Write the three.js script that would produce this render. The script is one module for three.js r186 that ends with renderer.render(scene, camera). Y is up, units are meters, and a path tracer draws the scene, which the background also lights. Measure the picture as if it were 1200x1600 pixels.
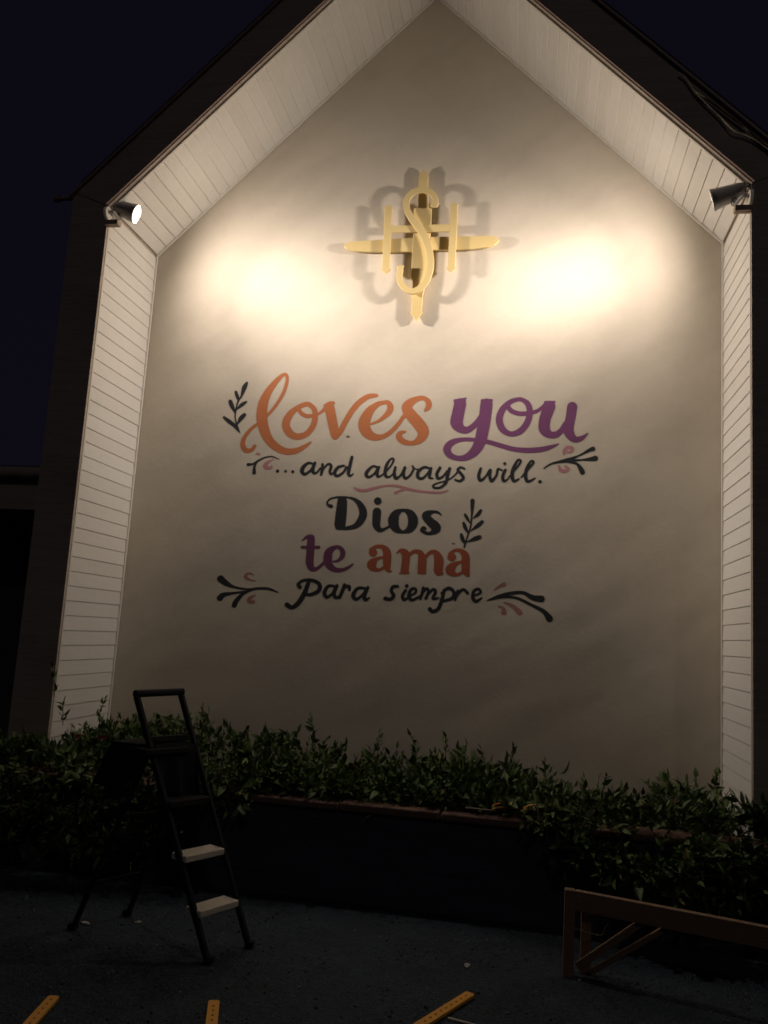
import * as THREE from 'three';
import { mergeGeometries } from 'three/addons/utils/BufferGeometryUtils.js';
import { ImprovedNoise } from 'three/addons/math/ImprovedNoise.js';
import { RoundedBoxGeometry } from 'three/addons/geometries/RoundedBoxGeometry.js';

// ------------------------------------------------------------------ camera, sky, light, exposure
const scene = new THREE.Scene();
const W = 768, H = 1024;
const camera = new THREE.PerspectiveCamera(63.29, W / H, 0.05, 400);
const CAM = new THREE.Vector3(0.9677, 1.6, 6.2158);
const YAW = -0.18345, PITCH = 0.144454, ROLL = 0.061309;
const FW = new THREE.Vector3(Math.sin(YAW) * Math.cos(PITCH), Math.sin(PITCH), -Math.cos(YAW) * Math.cos(PITCH));
const R0 = new THREE.Vector3(Math.cos(YAW), 0, Math.sin(YAW)), U0 = new THREE.Vector3().crossVectors(R0, FW);
const RT = R0.clone().multiplyScalar(Math.cos(ROLL)).addScaledVector(U0, Math.sin(ROLL));
const UPV = U0.clone().multiplyScalar(Math.cos(ROLL)).addScaledVector(R0, -Math.sin(ROLL));
camera.position.copy(CAM);
camera.quaternion.setFromRotationMatrix(new THREE.Matrix4().makeBasis(RT, UPV, FW.clone().negate()));
camera.updateMatrixWorld(true);
camera.focus = 2.5; camera.userData.fStop = 6.5;             // the phone's focus sits a little short of the wall
scene.add(camera);

// night sky: one even dark violet-blue, a touch paler towards the horizon
const SKY = [0.0034, 0.0028, 0.0060];
{
  const w = 64, h = 32, data = new Float32Array(w * h * 4);
  for (let y = 0; y < h; y++) for (let x = 0; x < w; x++) {
    const up = Math.abs((y + 0.5) / h - 0.5) * 2, k = 1.15 - 0.25 * up;
    data.set([SKY[0] * k, SKY[1] * k, SKY[2] * k, 1], (y * w + x) * 4);
  }
  const t = new THREE.DataTexture(data, w, h, THREE.RGBAFormat, THREE.FloatType);
  t.mapping = THREE.EquirectangularReflectionMapping; t.magFilter = THREE.LinearFilter; t.needsUpdate = true;
  scene.background = t; scene.environment = t; scene.environmentIntensity = 1;
}
// weak front fill from high behind the camera, added to lift the fascia
const frontFill = new THREE.DirectionalLight(new THREE.Color(1.0, 0.87, 0.76), 0.045);
frontFill.position.set(6, 13, 16); frontFill.target.position.set(0, 1, 0); frontFill.shadow.radius = 6;
frontFill.castShadow = true; Object.assign(frontFill.shadow.camera, { left: -8, right: 8, top: 9, bottom: -9, near: 1, far: 40 });
frontFill.shadow.mapSize.set(2048, 2048);
scene.add(frontFill, frontFill.target);

const BEAM = [[9, 22, 1], [6.5, 30, 1], [10.5, 43, 1], [2.4, 62, 1], [4.7, 86, 0.56]];   // each floodlight: candela, half angle and softness of its core, its beam and its wide spill
const LAMP_COLOR = new THREE.Color(1.0, 0.868, 0.755);
const AIM_LEFT = [0.89, -0.29, -0.185], AIM_RIGHT = [-0.87, -0.20, -0.262];   // the ways the floodlights face
const EXPOSURE = 1.0;

// ------------------------------------------------------------------ helpers
let seed = 7;
const rnd = () => { seed = (seed + 0x6D2B79F5) | 0; let t = Math.imul(seed ^ (seed >>> 15), 1 | seed); t = (t + Math.imul(t ^ (t >>> 7), 61 | t)) ^ t; return ((t ^ (t >>> 14)) >>> 0) / 4294967296; };
const rr = (a, b) => a + (b - a) * rnd();
const V = (x, y, z) => new THREE.Vector3(x, y, z);
const names = {};
function numbered(n) { const k = names[n] = (names[n] ?? -1) + 1; return k ? n + '_' + String(k).padStart(3, '0') : n; }
function shade(o) { o.castShadow = true; o.receiveShadow = true; return o; }
function thing(name, label, category, pos = [0, 0, 0], turn = 0, group) {
  const o = new THREE.Group(); o.name = numbered(name); o.position.set(...pos); o.rotation.y = turn; scene.add(o);
  o.userData = { label, category }; if (group) o.userData.group = group;
  return o;
}
function single(name, label, category, geo, mat, group) {
  const o = shade(new THREE.Mesh(geo, mat)); o.name = numbered(name); o.userData = { label, category }; if (group) o.userData.group = group;
  scene.add(o); return o;
}
function part(name, geo, mat, parent, label) {
  const o = shade(new THREE.Mesh(geo, mat)); o.name = name; if (label) o.userData.label = label; parent.add(o); return o;
}
const merge = (l) => mergeGeometries(l.map((g) => { g = g.index ? g.toNonIndexed() : g; for (const k of Object.keys(g.attributes)) if (!['position', 'normal', 'uv'].includes(k)) g.deleteAttribute(k); return g; }), false);
// the point where the view through a pixel of the photograph meets an upright plane z, or a level y
function ray(px, py) { const f = 1298.07; return FW.clone().addScaledVector(RT, (px - 600) / f).addScaledVector(UPV, -(py - 800) / f); }
function atZ(px, py, z) { const d = ray(px, py); return CAM.clone().addScaledVector(d, (z - CAM.z) / d.z); }
function atY(px, py, y) { const d = ray(px, py); return CAM.clone().addScaledVector(d, (y - CAM.y) / d.y); }
function bar(a, b, w, h, r = 0.003, up = V(0, 1, 0)) {            // a board or square bar from a to b
  const d = b.clone().sub(a), L = d.length(); d.normalize();
  const x = new THREE.Vector3().crossVectors(up, d).normalize(), y = new THREE.Vector3().crossVectors(d, x);
  const g = new RoundedBoxGeometry(w, h, L, 1, Math.min(r, w / 2.2, h / 2.2));
  g.applyMatrix4(new THREE.Matrix4().makeBasis(x, y, d).setPosition(a.clone().add(b).multiplyScalar(0.5)));
  return g;
}
function rod(a, b, r0, r1 = r0, seg = 10) {
  const d = b.clone().sub(a), g = new THREE.CylinderGeometry(r1, r0, d.length(), seg);
  g.applyQuaternion(new THREE.Quaternion().setFromUnitVectors(V(0, 1, 0), d.clone().normalize()));
  const m = a.clone().add(b).multiplyScalar(0.5); g.translate(m.x, m.y, m.z); return g;
}
function tube(pts, r, seg = 24) { return new THREE.TubeGeometry(new THREE.CatmullRomCurve3(pts), seg, r, 7); }
function boxAt(x0, x1, y0, y1, z0, z1, r = 0.004) { const g = new RoundedBoxGeometry(x1 - x0, y1 - y0, z1 - z0, 1, r); g.translate((x0 + x1) / 2, (y0 + y1) / 2, (z0 + z1) / 2); return g; }
function prism(pts, z0, z1) {                                     // an outline in x,y drawn out from z0 to z1
  const g = new THREE.ExtrudeGeometry(new THREE.Shape(pts.map((p) => new THREE.Vector2(...p))), { depth: z1 - z0, bevelEnabled: false });
  g.translate(0, 0, z0); return g;
}

// ------------------------------------------------------------------ procedural textures
function lattice(n, s) { const a = new Float32Array(n * n); let q = s; for (let i = 0; i < a.length; i++) { q = (Math.imul(q, 1664525) + 1013904223) >>> 0; a[i] = q / 4294967296; } return a; }
function noiseMap(size, octaves, s) {                             // tileable value noise, octaves = [[cells x, cells y, amount], ...]
  const out = new Float32Array(size * size);
  octaves.forEach(([cx, cy, amt], o) => {
    const n = Math.max(cx, cy), L = lattice(n, s + o * 977);
    for (let y = 0; y < size; y++) {
      const fy = y / size * cy, y0 = Math.floor(fy), ty = fy - y0, sy = ty * ty * (3 - 2 * ty), ya = y0 % cy, yb = (y0 + 1) % cy;
      for (let x = 0; x < size; x++) {
        const fx = x / size * cx, x0 = Math.floor(fx), tx = fx - x0, sx = tx * tx * (3 - 2 * tx), xa = x0 % cx, xb = (x0 + 1) % cx;
        const v = (L[ya * n + xa] * (1 - sx) + L[ya * n + xb] * sx) * (1 - sy) + (L[yb * n + xa] * (1 - sx) + L[yb * n + xb] * sx) * sy;
        out[y * size + x] += (v - 0.5) * amt;
      }
    }
  });
  return out;
}
function texture(size, fn, srgb = true, rep = [1, 1]) {
  const d = new Uint8Array(size * size * 4);
  for (let i = 0; i < size * size; i++) { const c = fn(i, i % size, Math.floor(i / size)); d.set([...c.map((v) => Math.max(0, Math.min(255, v * 255))), 255], i * 4); }
  const t = new THREE.DataTexture(d, size, size, THREE.RGBAFormat); t.wrapS = t.wrapT = THREE.RepeatWrapping; t.magFilter = THREE.LinearFilter; t.minFilter = THREE.LinearMipmapLinearFilter; t.generateMipmaps = true;
  if (srgb) t.colorSpace = THREE.SRGBColorSpace; t.repeat.set(...rep); t.needsUpdate = true; return t;
}
const enc = (v) => v <= 0.0031308 ? v * 12.92 : 1.055 * v ** (1 / 2.4) - 0.055;
function tinted(size, n, base, amt, extra) { return texture(size, (i, x, y) => { const k = 1 + n[i] * amt, c = base.map((b) => b * k); return (extra ? extra(c, x, y, i) : c).map(enc); }); }
const grey = (n, k = 1) => (i) => { const v = 0.5 + n[i] * k; return [v, v, v]; };
function mat(c, rough = 0.8, o = {}) { const m = new THREE.MeshStandardMaterial({ roughness: rough, side: THREE.DoubleSide, ...o }); m.color.setRGB(...c); return m; }

// painted plaster: faint rolled mottling, trowelled hollows, orange peel; one tile is 7.6 m
const perlin = new ImprovedNoise();
const nWall = noiseMap(1024, [[23, 37, 0.4], [61, 83, 0.3], [200, 200, 0.3]], 11);
const nTrowel = new Float32Array(1024 * 1024);
for (let i = 0; i < nTrowel.length; i++) {
  const x = (i % 1024) / 1024 * 7.6, y = Math.floor(i / 1024) / 1024 * 7.6, u = x * 0.86 + y * 0.5, v = y * 0.86 - x * 0.5;
  const w = 0.35 * perlin.noise(x * 0.9, y * 0.9, 3.3);
  nTrowel[i] = 0.44 * perlin.noise(u * 0.9 + w, v * 1.5 - w, 0.5) + 0.30 * perlin.noise(u * 1.7 + 9, v * 3.6 + w, 4.5) + 0.055 * perlin.noise(u * 5, v * 9, 8.5) + 0.02 * perlin.noise(x * 46, y * 46, 1.5);
}
const nSmudge = nWall.map((v, i) => { const x = (i % 1024) / 1024 * 7.6, y = Math.floor(i / 1024) / 1024 * 7.6, u = x * 0.8 + y * 0.6, w = y * 0.8 - x * 0.6; return v + 0.9 * Math.min(0, perlin.noise(u * 1.4, w * 4.2, 2.5) + 0.5 * perlin.noise(u * 4, w * 11, 6.5) - 0.12); });
const wallMap = tinted(1024, nSmudge, [1, 1, 1].map((v) => v * 0.95), 0.10);
const wallBump = texture(1024, grey(nTrowel), false);
const PLASTER = mat([0.70, 0.625, 0.515], 0.8, { map: wallMap, bumpMap: wallBump, bumpScale: 0.016 });
const paint = (c, rough = 0.85) => { const m = mat(c, rough, { map: wallMap, bumpMap: wallBump, bumpScale: 0.016 }); return m; };
const ORANGE = paint([0.56, 0.185, 0.066]), PURPLE = paint([0.215, 0.066, 0.185]), RUST = paint([0.40, 0.095, 0.042]), PLUM = paint([0.17, 0.048, 0.115]),
  INK = paint([0.017, 0.021, 0.026]), PINK = paint([0.55, 0.25, 0.27]), STAIN = paint([0.16, 0.12, 0.09]);
const nVinyl = noiseMap(256, [[8, 3, 0.4], [60, 6, 0.3], [16, 16, 0.3]], 31);
const VINYL = ['a', 'b', 'c'].map((_, k) => mat([0.83 - k * 0.018, 0.80 - k * 0.018, 0.745 - k * 0.02], 0.5, { map: tinted(256, nVinyl, [0.95, 0.95, 0.95], 0.09), bumpMap: texture(256, grey(nVinyl), false), bumpScale: 0.0012 }));
const TRIM = mat([0.74, 0.70, 0.62], 0.5);
const nBoard = noiseMap(512, [[3, 6, 0.4], [6, 90, 0.5], [40, 160, 0.3]], 41);
const BROWN = mat([0.50, 0.42, 0.35], 0.62, { map: tinted(512, nBoard, [0.9, 0.9, 0.9], 0.45), bumpMap: texture(512, grey(nBoard), false), bumpScale: 0.002 });
const DARKTRIM = mat([0.36, 0.26, 0.22], 0.45);
const ROOFM = mat([0.05, 0.046, 0.045], 0.95, { bumpMap: texture(512, grey(nBoard), false), bumpScale: 0.004 });
const nStone = noiseMap(512, [[5, 4, 0.4], [22, 22, 0.35], [110, 110, 0.4], [256, 256, 0.3]], 53);
const stoneBump = texture(512, grey(nStone), false);
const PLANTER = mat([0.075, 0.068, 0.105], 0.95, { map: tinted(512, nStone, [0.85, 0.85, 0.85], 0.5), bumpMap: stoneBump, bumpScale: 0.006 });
const COPING = mat([0.48, 0.29, 0.22], 0.95, { map: tinted(512, nStone, [0.8, 0.8, 0.8], 0.7), bumpMap: stoneBump, bumpScale: 0.012 });
const SOIL = mat([0.03, 0.022, 0.016], 1);
const nGround = noiseMap(1024, [[4, 4, 0.35], [17, 17, 0.3], [120, 120, 0.35], [380, 380, 0.75], [512, 512, 0.5]], 67);
const GROUND = mat([0.043, 0.062, 0.082], 0.95, { map: tinted(1024, nGround, [0.8, 0.8, 0.8], 0.95), bumpMap: texture(1024, grey(nGround, 0.8), false), bumpScale: 0.012 });
const nWood = noiseMap(512, [[2, 10, 0.4], [4, 60, 0.55], [60, 200, 0.3]], 71);
const woodBump = texture(512, grey(nWood), false);
const WOOD = mat([0.36, 0.235, 0.15], 0.85, { map: tinted(512, nWood, [0.85, 0.85, 0.85], 0.6), bumpMap: woodBump, bumpScale: 0.002 });
const PALEWOOD = mat([0.90, 0.82, 0.67], 0.75, { map: tinted(512, nWood, [0.93, 0.93, 0.93], 0.25), bumpMap: woodBump, bumpScale: 0.0015 });
const BLACKM = mat([0.007, 0.007, 0.008], 0.9), BLACKPL = mat([0.012, 0.012, 0.013], 0.9), CLOTH = mat([0.006, 0.006, 0.008], 1);
const GOLD = mat([0.72, 0.56, 0.26], 0.5, { bumpMap: woodBump, bumpScale: 0.0006 });
const GREYM = mat([0.33, 0.32, 0.31], 0.45, { metalness: 0.2 }), BRONZE = mat([0.45, 0.34, 0.25], 0.6);
const ORANGEPL = mat([0.90, 0.44, 0.07], 0.55), CORD = mat([0.34, 0.29, 0.2], 0.7);

// ------------------------------------------------------------------ ground
{
  const g = new THREE.PlaneGeometry(240, 240); g.rotateX(-Math.PI / 2);
  const uv = g.attributes.uv; for (let i = 0; i < uv.count; i++) uv.setXY(i, uv.getX(i) * 240 / 2.6, uv.getY(i) * 240 / 2.6);
  const o = shade(new THREE.Mesh(g, GROUND)); o.name = 'ground'; o.userData = { kind: 'structure' }; scene.add(o);
}

// ------------------------------------------------------------------ the gable building
const HW = 2.2897, HE = 4.6549, HA = 6.928, D = 0.8159, PIT = 0.105, FR = 0.285;
const B = thing('gable_building', 'gabled building front with white sided recess around a painted lettered wall', 'building');
const TH = Math.atan2(HA - HE, HW), CT = Math.cos(TH), ST = Math.sin(TH), SL = Math.hypot(HW, HA - HE);
function metricUV(g, s = 7.6) { const p = g.attributes.position, u = g.attributes.uv; for (let i = 0; i < p.count; i++) u.setXY(i, (p.getX(i) + 3.6) / s, (p.getY(i) + 0.2) / s); return g; }
const wall = part('plaster_wall', metricUV(prism([[-HW - 0.02, 0], [HW + 0.02, 0], [HW + 0.02, HE], [0, HA + 0.02], [-HW - 0.02, HE]], -0.16, 0)), PLASTER, B);
// siding: each board its own lapped profile, laid across the recess from wall to front edge
{
  const prof = [[0, 0], [0, 0.0095], [0.0025, 0.0118], [0.009, 0.0118], [PIT - 0.010, 0.0060], [PIT - 0.004, 0.0058], [PIT - 0.001, 0.004], [PIT - 0.001, 0]];
  const z0 = 0.018, z1 = D - 0.014, L = z1 - z0;
  const shp = new THREE.Shape(prof.map((p) => new THREE.Vector2(...p)));
  const base = new THREE.ExtrudeGeometry(shp, { depth: L, bevelEnabled: false });
  { const p = base.attributes.position, u = base.attributes.uv; for (let i = 0; i < p.count; i++) u.setXY(i, p.getX(i) / 0.8, p.getZ(i) / 0.8); }
  const mk = (A, O, z) => { const g = base.clone(); g.applyMatrix4(new THREE.Matrix4().makeBasis(A, O, new THREE.Vector3().crossVectors(A, O)).setPosition(0, 0, z)); return g; };
  const runs = [
    ['siding_board', V(-HW, 0, 0), V(0, 1, 0), V(1, 0, 0), z1, HE - 0.06],
    ['siding_board', V(HW, 0, 0), V(0, 1, 0), V(-1, 0, 0), z0, HE - 0.06],
    ['soffit_board', V(-HW, HE, 0), V(CT, ST, 0), V(ST, -CT, 0), z1, SL - 0.04],
    ['soffit_board', V(HW, HE, 0), V(-CT, ST, 0), V(-ST, -CT, 0), z0, SL - 0.04],
  ];
  for (const [n, o, A, O, z, len] of runs) {
    const g = mk(A, O, z);
    for (let k = 0; (k + 1) * PIT <= len + 0.03; k++) {
      const m = part(n, g, VINYL[Math.floor(rnd() * 3)], B);
      m.position.copy(o).addScaledVector(A, k * PIT + 0.012).addScaledVector(O, rr(0, 0.0012));
    }
  }
  // trims along the wall corner and along the front edge
  const run = (a, b, w, h, up) => bar(a, b, w, h, 0.003, up);
  for (const s of [-1, 1]) {
    const N = V(-s * ST, -CT, 0);
    part('corner_trim', run(V(s * (HW - 0.011), 0, 0.012), V(s * (HW - 0.011), HE - 0.008, 0.012), 0.022, 0.020, V(0, 0, 1)), TRIM, B);
    part('corner_trim', run(V(s * HW, HE, 0.0125).addScaledVector(N, 0.012), V(0, HA, 0.0125).addScaledVector(N, 0.012), 0.022, 0.021, V(0, 0, 1)), TRIM, B);
    part('edge_trim', run(V(s * (HW - 0.008), 0, D - 0.012), V(s * (HW - 0.008), HE - 0.01, D - 0.012), 0.020, 0.022, V(0, 0, 1)), TRIM, B);
    part('edge_trim', run(V(s * (HW - 0.01), HE, D - 0.0115).addScaledVector(N, 0.009), V(0, HA, D - 0.0115).addScaledVector(N, 0.009), 0.020, 0.022, V(0, 0, 1)), TRIM, B);
  }
}
// the thick dark frame: piers and rafters behind fascia boards, the roof above
{
  const ox = HW + FR, oe = HE + FR * Math.tan(TH / 2) , oa = HA + FR / CT;
  for (const s of [-1, 1]) {
    const pier = [[s * HW, 0], [s * ox, 0], [s * ox, oe], [s * HW, HE]], raft = [[s * HW, HE], [s * ox, oe], [0, oa], [0, HA]];
    part('pier', prism(pier, -0.3, D), BROWN, B);
    part('rafter_box', prism(raft, -0.3, D), BROWN, B);
    const e = 0.004, fp = [[s * (HW - 0.014), 0.002], [s * (ox + e), 0.002], [s * (ox + e), oe], [s * (HW - 0.014), HE - 0.006]];
    part('corner_board', metricUV(prism(fp, D + 0.001, D + 0.024), 1.3), BROWN, B);
    const N = V(s * ST, CT, 0), P = (t, n) => { const q = V(s * HW * (1 - t), HE + (HA - HE) * t, 0).addScaledVector(N, n); return [q.x, q.y]; };
    const far = [0, HA + FR / CT];
    part('fascia_board', metricUV(prism([[s * (HW - 0.010), HE - 0.004], [s * (ox + e), oe + 0.002], far, [0, HA - 0.008]], D + 0.0025, D + 0.03), 1.3), BROWN, B);
    // thin lower lip of the fascia, and the raised drip strip along its top
    part('fascia_lip', bar(V(s * HW, HE, D + 0.031).addScaledVector(N, 0.008), V(0, HA, D + 0.031).addScaledVector(N, 0.008), 0.014, 0.030, 0.003, V(0, 0, 1)), DARKTRIM, B);
    part('drip_edge', bar(V(s * HW, HE, D + 0.036).addScaledVector(N, FR - 0.012).add(V(s * 0.12, -0.12 * Math.tan(TH), 0)), V(0, HA, D + 0.036).addScaledVector(N, FR - 0.012), 0.02, 0.03, 0.003, V(0, 0, 1)), DARKTRIM, B);
    // roof slab with a small overhang
    const a = P(0, FR + 0.002), d = P(0, FR + 0.012), k = 0.02;
    part('roof', prism([[a[0] + s * k, a[1] - k * Math.tan(TH)], [0, HA + (FR + 0.002) / CT], [0, HA + (FR + 0.012) / CT], [d[0] + s * k, d[1] - k * Math.tan(TH)]], -6, D + 0.045), ROOFM, B);
    part('side_wall', boxAt(Math.min(s * (ox - 0.03), s * (HW + 0.02)), Math.max(s * (ox - 0.03), s * (HW + 0.02)), 0, HE - 0.05, -6, -0.31), BROWN, B);
  }
  part('rear_wall', prism([[-HW, 0], [HW, 0], [HW, HE], [0, HA], [-HW, HE]], -6, -5.85), BROWN, B);
}

// the low wing on the left: a flat eave band over a recessed wall
{
  const w = thing('side_wing', 'dim low flat roofed wing beside the left edge of the gabled front', 'building');
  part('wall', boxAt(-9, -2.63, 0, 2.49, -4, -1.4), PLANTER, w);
  part('eave_band', boxAt(-9.2, -2.625, 2.50, 2.86, -4.2, -0.5, 0.01), BROWN, w);
  part('gutter', rod(V(-9.2, 2.83, -0.45), V(-2.63, 2.83, -0.45), 0.055), BROWN, w);
  part('roof', boxAt(-9.2, -2.63, 2.864, 2.93, -4.2, -0.62, 0.01), ROOFM, w);
  for (const x of [-6.6, -4.4]) part('post', boxAt(x - 0.06, x + 0.06, 0, 2.495, -0.75, -0.63, 0.006), BROWN, w);
}

// ------------------------------------------------------------------ painted lettering: brush strokes of varying width, joined to outlines
const FRAMES = { a: [340, 570, 7.5], b: [480, 590, 6], c: [680, 600, 4.615], d: [380, 700, 6], e: [560, 700, 6], f: [730, 690, 5.4545], g: [460, 760, 7.5], h: [610, 760, 7.0588], i: [330, 880, 4.4444], j: [580, 890, 4] };
function strokePath(list, key, out) {
  const [ox, oy, s] = FRAMES[key], P = list.map(([x, y, w]) => [ox + x / s, oy + y / s, w / s / 2]);
  if (P.length === 1) { out.push([...P[0], ...P[0]]); return; }
  const c = (p0, p1, p2, p3, t) => 0.5 * (2 * p1 + (p2 - p0) * t + (2 * p0 - 5 * p1 + 4 * p2 - p3) * t * t + (3 * p1 - p0 - 3 * p2 + p3) * t * t * t);
  const closed = P.length > 4 && Math.hypot(P[0][0] - P[P.length - 1][0], P[0][1] - P[P.length - 1][1]) < 0.01;
  let prev = null; const n = P.length - 1;
  for (let i = 0; i < n; i++) for (let k = 0; k <= 9; k++) {
    const g = (j) => closed ? P[(j + n) % n] : P[Math.max(0, Math.min(n, j))];
    const q = [0, 1, 2].map((d) => c(g(i - 1)[d], P[i][d], P[i + 1][d], g(i + 2)[d], k / 9));
    if (prev) out.push([...prev, ...q]); prev = q;
  }
}
function outlines(segs, cell) {                                  // filled union of tapered strokes -> closed contours
  let x0 = 1e9, y0 = 1e9, x1 = -1e9, y1 = -1e9;
  for (const [ax, ay, ar, bx, by, br] of segs) { const r = Math.max(ar, br) + 2 * cell; x0 = Math.min(x0, ax - r, bx - r); y0 = Math.min(y0, ay - r, by - r); x1 = Math.max(x1, ax + r, bx + r); y1 = Math.max(y1, ay + r, by + r); }
  const nx = Math.ceil((x1 - x0) / cell) + 2, ny = Math.ceil((y1 - y0) / cell) + 2, f = new Float32Array(nx * ny).fill(4 * cell);
  for (const [ax, ay, ar, bx, by, br] of segs) {
    const r = Math.max(ar, br) + 3 * cell, i0 = Math.max(0, Math.floor((Math.min(ax, bx) - r - x0) / cell)), i1 = Math.min(nx - 1, Math.ceil((Math.max(ax, bx) + r - x0) / cell)), j0 = Math.max(0, Math.floor((Math.min(ay, by) - r - y0) / cell)), j1 = Math.min(ny - 1, Math.ceil((Math.max(ay, by) + r - y0) / cell));
    const dx = bx - ax, dy = by - ay, l2 = dx * dx + dy * dy || 1e-9;
    for (let j = j0; j <= j1; j++) for (let i = i0; i <= i1; i++) {
      const px = x0 + i * cell - ax, py = y0 + j * cell - ay, t = Math.max(0, Math.min(1, (px * dx + py * dy) / l2)), d = Math.hypot(px - dx * t, py - dy * t) - (ar + (br - ar) * t);
      if (d < f[j * nx + i]) f[j * nx + i] = d;
    }
  }
  const next = new Map(), pos = new Map();
  const edge = (i, j, hor) => { const k = (j * nx + i) * 2 + (hor ? 0 : 1); if (!pos.has(k)) { const a = f[j * nx + i], b = hor ? f[j * nx + i + 1] : f[(j + 1) * nx + i], t = a / (a - b); pos.set(k, [x0 + (i + (hor ? t : 0)) * cell, y0 + (j + (hor ? 0 : t)) * cell]); } return k; };
  for (let j = 0; j < ny - 1; j++) for (let i = 0; i < nx - 1; i++) {
    const c = (f[j * nx + i] < 0 ? 1 : 0) | (f[j * nx + i + 1] < 0 ? 2 : 0) | (f[(j + 1) * nx + i + 1] < 0 ? 4 : 0) | (f[(j + 1) * nx + i] < 0 ? 8 : 0);
    if (!c || c === 15) continue;
    const T = () => edge(i, j, true), Bo = () => edge(i, j + 1, true), L = () => edge(i, j, false), R = () => edge(i + 1, j, false);
    const S = { 1: [[L, T]], 2: [[T, R]], 3: [[L, R]], 4: [[R, Bo]], 5: [[L, T], [R, Bo]], 6: [[T, Bo]], 7: [[L, Bo]], 8: [[Bo, L]], 9: [[Bo, T]], 10: [[T, R], [Bo, L]], 11: [[Bo, R]], 12: [[R, L]], 13: [[R, T]], 14: [[T, L]] }[c];
    for (const [a, b] of S) next.set(a(), b());
  }
  const loops = [];
  while (next.size) {
    const [s] = next.keys(); let k = s; const lp = [];
    while (next.has(k)) { lp.push(pos.get(k)); const n = next.get(k); next.delete(k); k = n; }
    if (lp.length < 6) continue;
    const out = []; for (let i = 0; i < lp.length; i++) { const p = out[out.length - 1]; if (!p || Math.hypot(lp[i][0] - p[0], lp[i][1] - p[1]) > cell * 1.15) out.push(lp[i]); }
    if (out.length > 4) loops.push(out);
  }
  return loops;
}
const area = (l) => { let s = 0; for (let i = 0; i < l.length; i++) { const a = l[i], b = l[(i + 1) % l.length]; s += a[0] * b[1] - b[0] * a[1]; } return s / 2; };
const inside = (p, l) => { let c = false; for (let i = 0, j = l.length - 1; i < l.length; j = i++) if ((l[i][1] > p[1]) !== (l[j][1] > p[1]) && p[0] < (l[j][0] - l[i][0]) * (p[1] - l[i][1]) / (l[j][1] - l[i][1]) + l[i][0]) c = !c; return c; };
function strokeShapes(sets, z, cell = 0.42) {
  const segs = []; for (const [key, ...lists] of sets) for (const l of lists) strokePath(l, key, segs);
  const loops = outlines(segs, cell), big = loops.map(area), sgn = Math.sign(big.reduce((m, a) => Math.abs(a) > Math.abs(m) ? a : m, 0));
  const world = (l) => l.map(([x, y]) => { const p = atZ(x, y, z); return new THREE.Vector2(p.x, p.y); });
  return loops.map((l, i) => [l, i]).filter(([, i]) => Math.sign(big[i]) === sgn).map(([l]) => {
    const s = new THREE.Shape(world(l));
    loops.forEach((h, j) => { if (Math.sign(big[j]) !== sgn && Math.abs(big[j]) < Math.abs(area(l)) && inside(h[0], l)) s.holes.push(new THREE.Path(world(h))); });
    return s;
  });
}
function painted(name, m, label, ...sets) {
  const z = 0.0012, g = new THREE.ShapeGeometry(strokeShapes(sets, z)); g.translate(0, 0, z);
  return part(name, metricUV(g), m, wall, label);
}
painted('painted_word', ORANGE, 'orange painted word loves',
  ['a', [[437, 950, 36], [395, 1000, 44], [330, 1000, 60], [295, 940, 60], [310, 860, 46], [370, 775, 40], [450, 705, 36], [530, 640, 30], [600, 575, 32], [690, 465, 36], [770, 330, 40], [812, 200, 38], [808, 122, 36], [765, 120, 40], [690, 190, 60], [592, 320, 85], [535, 450, 112], [518, 590, 128], [535, 720, 124], [590, 860, 108], [690, 965, 92], [810, 1015, 78], [930, 1003, 66], [1030, 950, 44], [1093, 905, 18]],
    [[1040, 460, 55], [940, 500, 56], [850, 580, 78], [800, 690, 92], [840, 795, 92], [930, 840, 76], [1040, 810, 68], [1115, 720, 66], [1142, 620, 66], [1135, 530, 60], [1090, 475, 55], [1040, 460, 55]],
    [[950, 500, 35], [975, 560, 48], [1040, 598, 46], [1120, 595, 40], [1185, 572, 28], [1240, 540, 26]]],
  ['b', [[60, 358, 28], [105, 340, 22], [150, 305, 28], [190, 272, 60]],
    [[208, 275, 92], [225, 360, 92], [243, 450, 88], [262, 535, 84]], [[165, 262, 26], [210, 240, 34], [246, 236, 30]],
    [[262, 545, 70], [310, 500, 52], [360, 410, 50], [420, 310, 52], [490, 230, 52], [570, 178, 48], [640, 167, 34], [662, 168, 12]],
    [[595, 435, 20], [680, 400, 30], [760, 330, 52], [780, 280, 56], [760, 237, 46], [715, 233, 36], [650, 255, 50], [580, 320, 80], [535, 420, 106], [550, 500, 102], [610, 550, 76], [690, 557, 48], [770, 518, 40], [840, 450, 38], [900, 370, 36], [935, 325, 44]],
    [[1108, 306, 26], [1136, 275, 50], [1135, 225, 50], [1090, 192, 42], [1030, 200, 50], [960, 240, 78], [935, 290, 96], [985, 365, 106], [1050, 440, 112], [1088, 510, 104], [1055, 580, 72], [985, 613, 42], [905, 600, 54], [862, 560, 58], [872, 520, 44], [920, 506, 18]]]);
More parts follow.
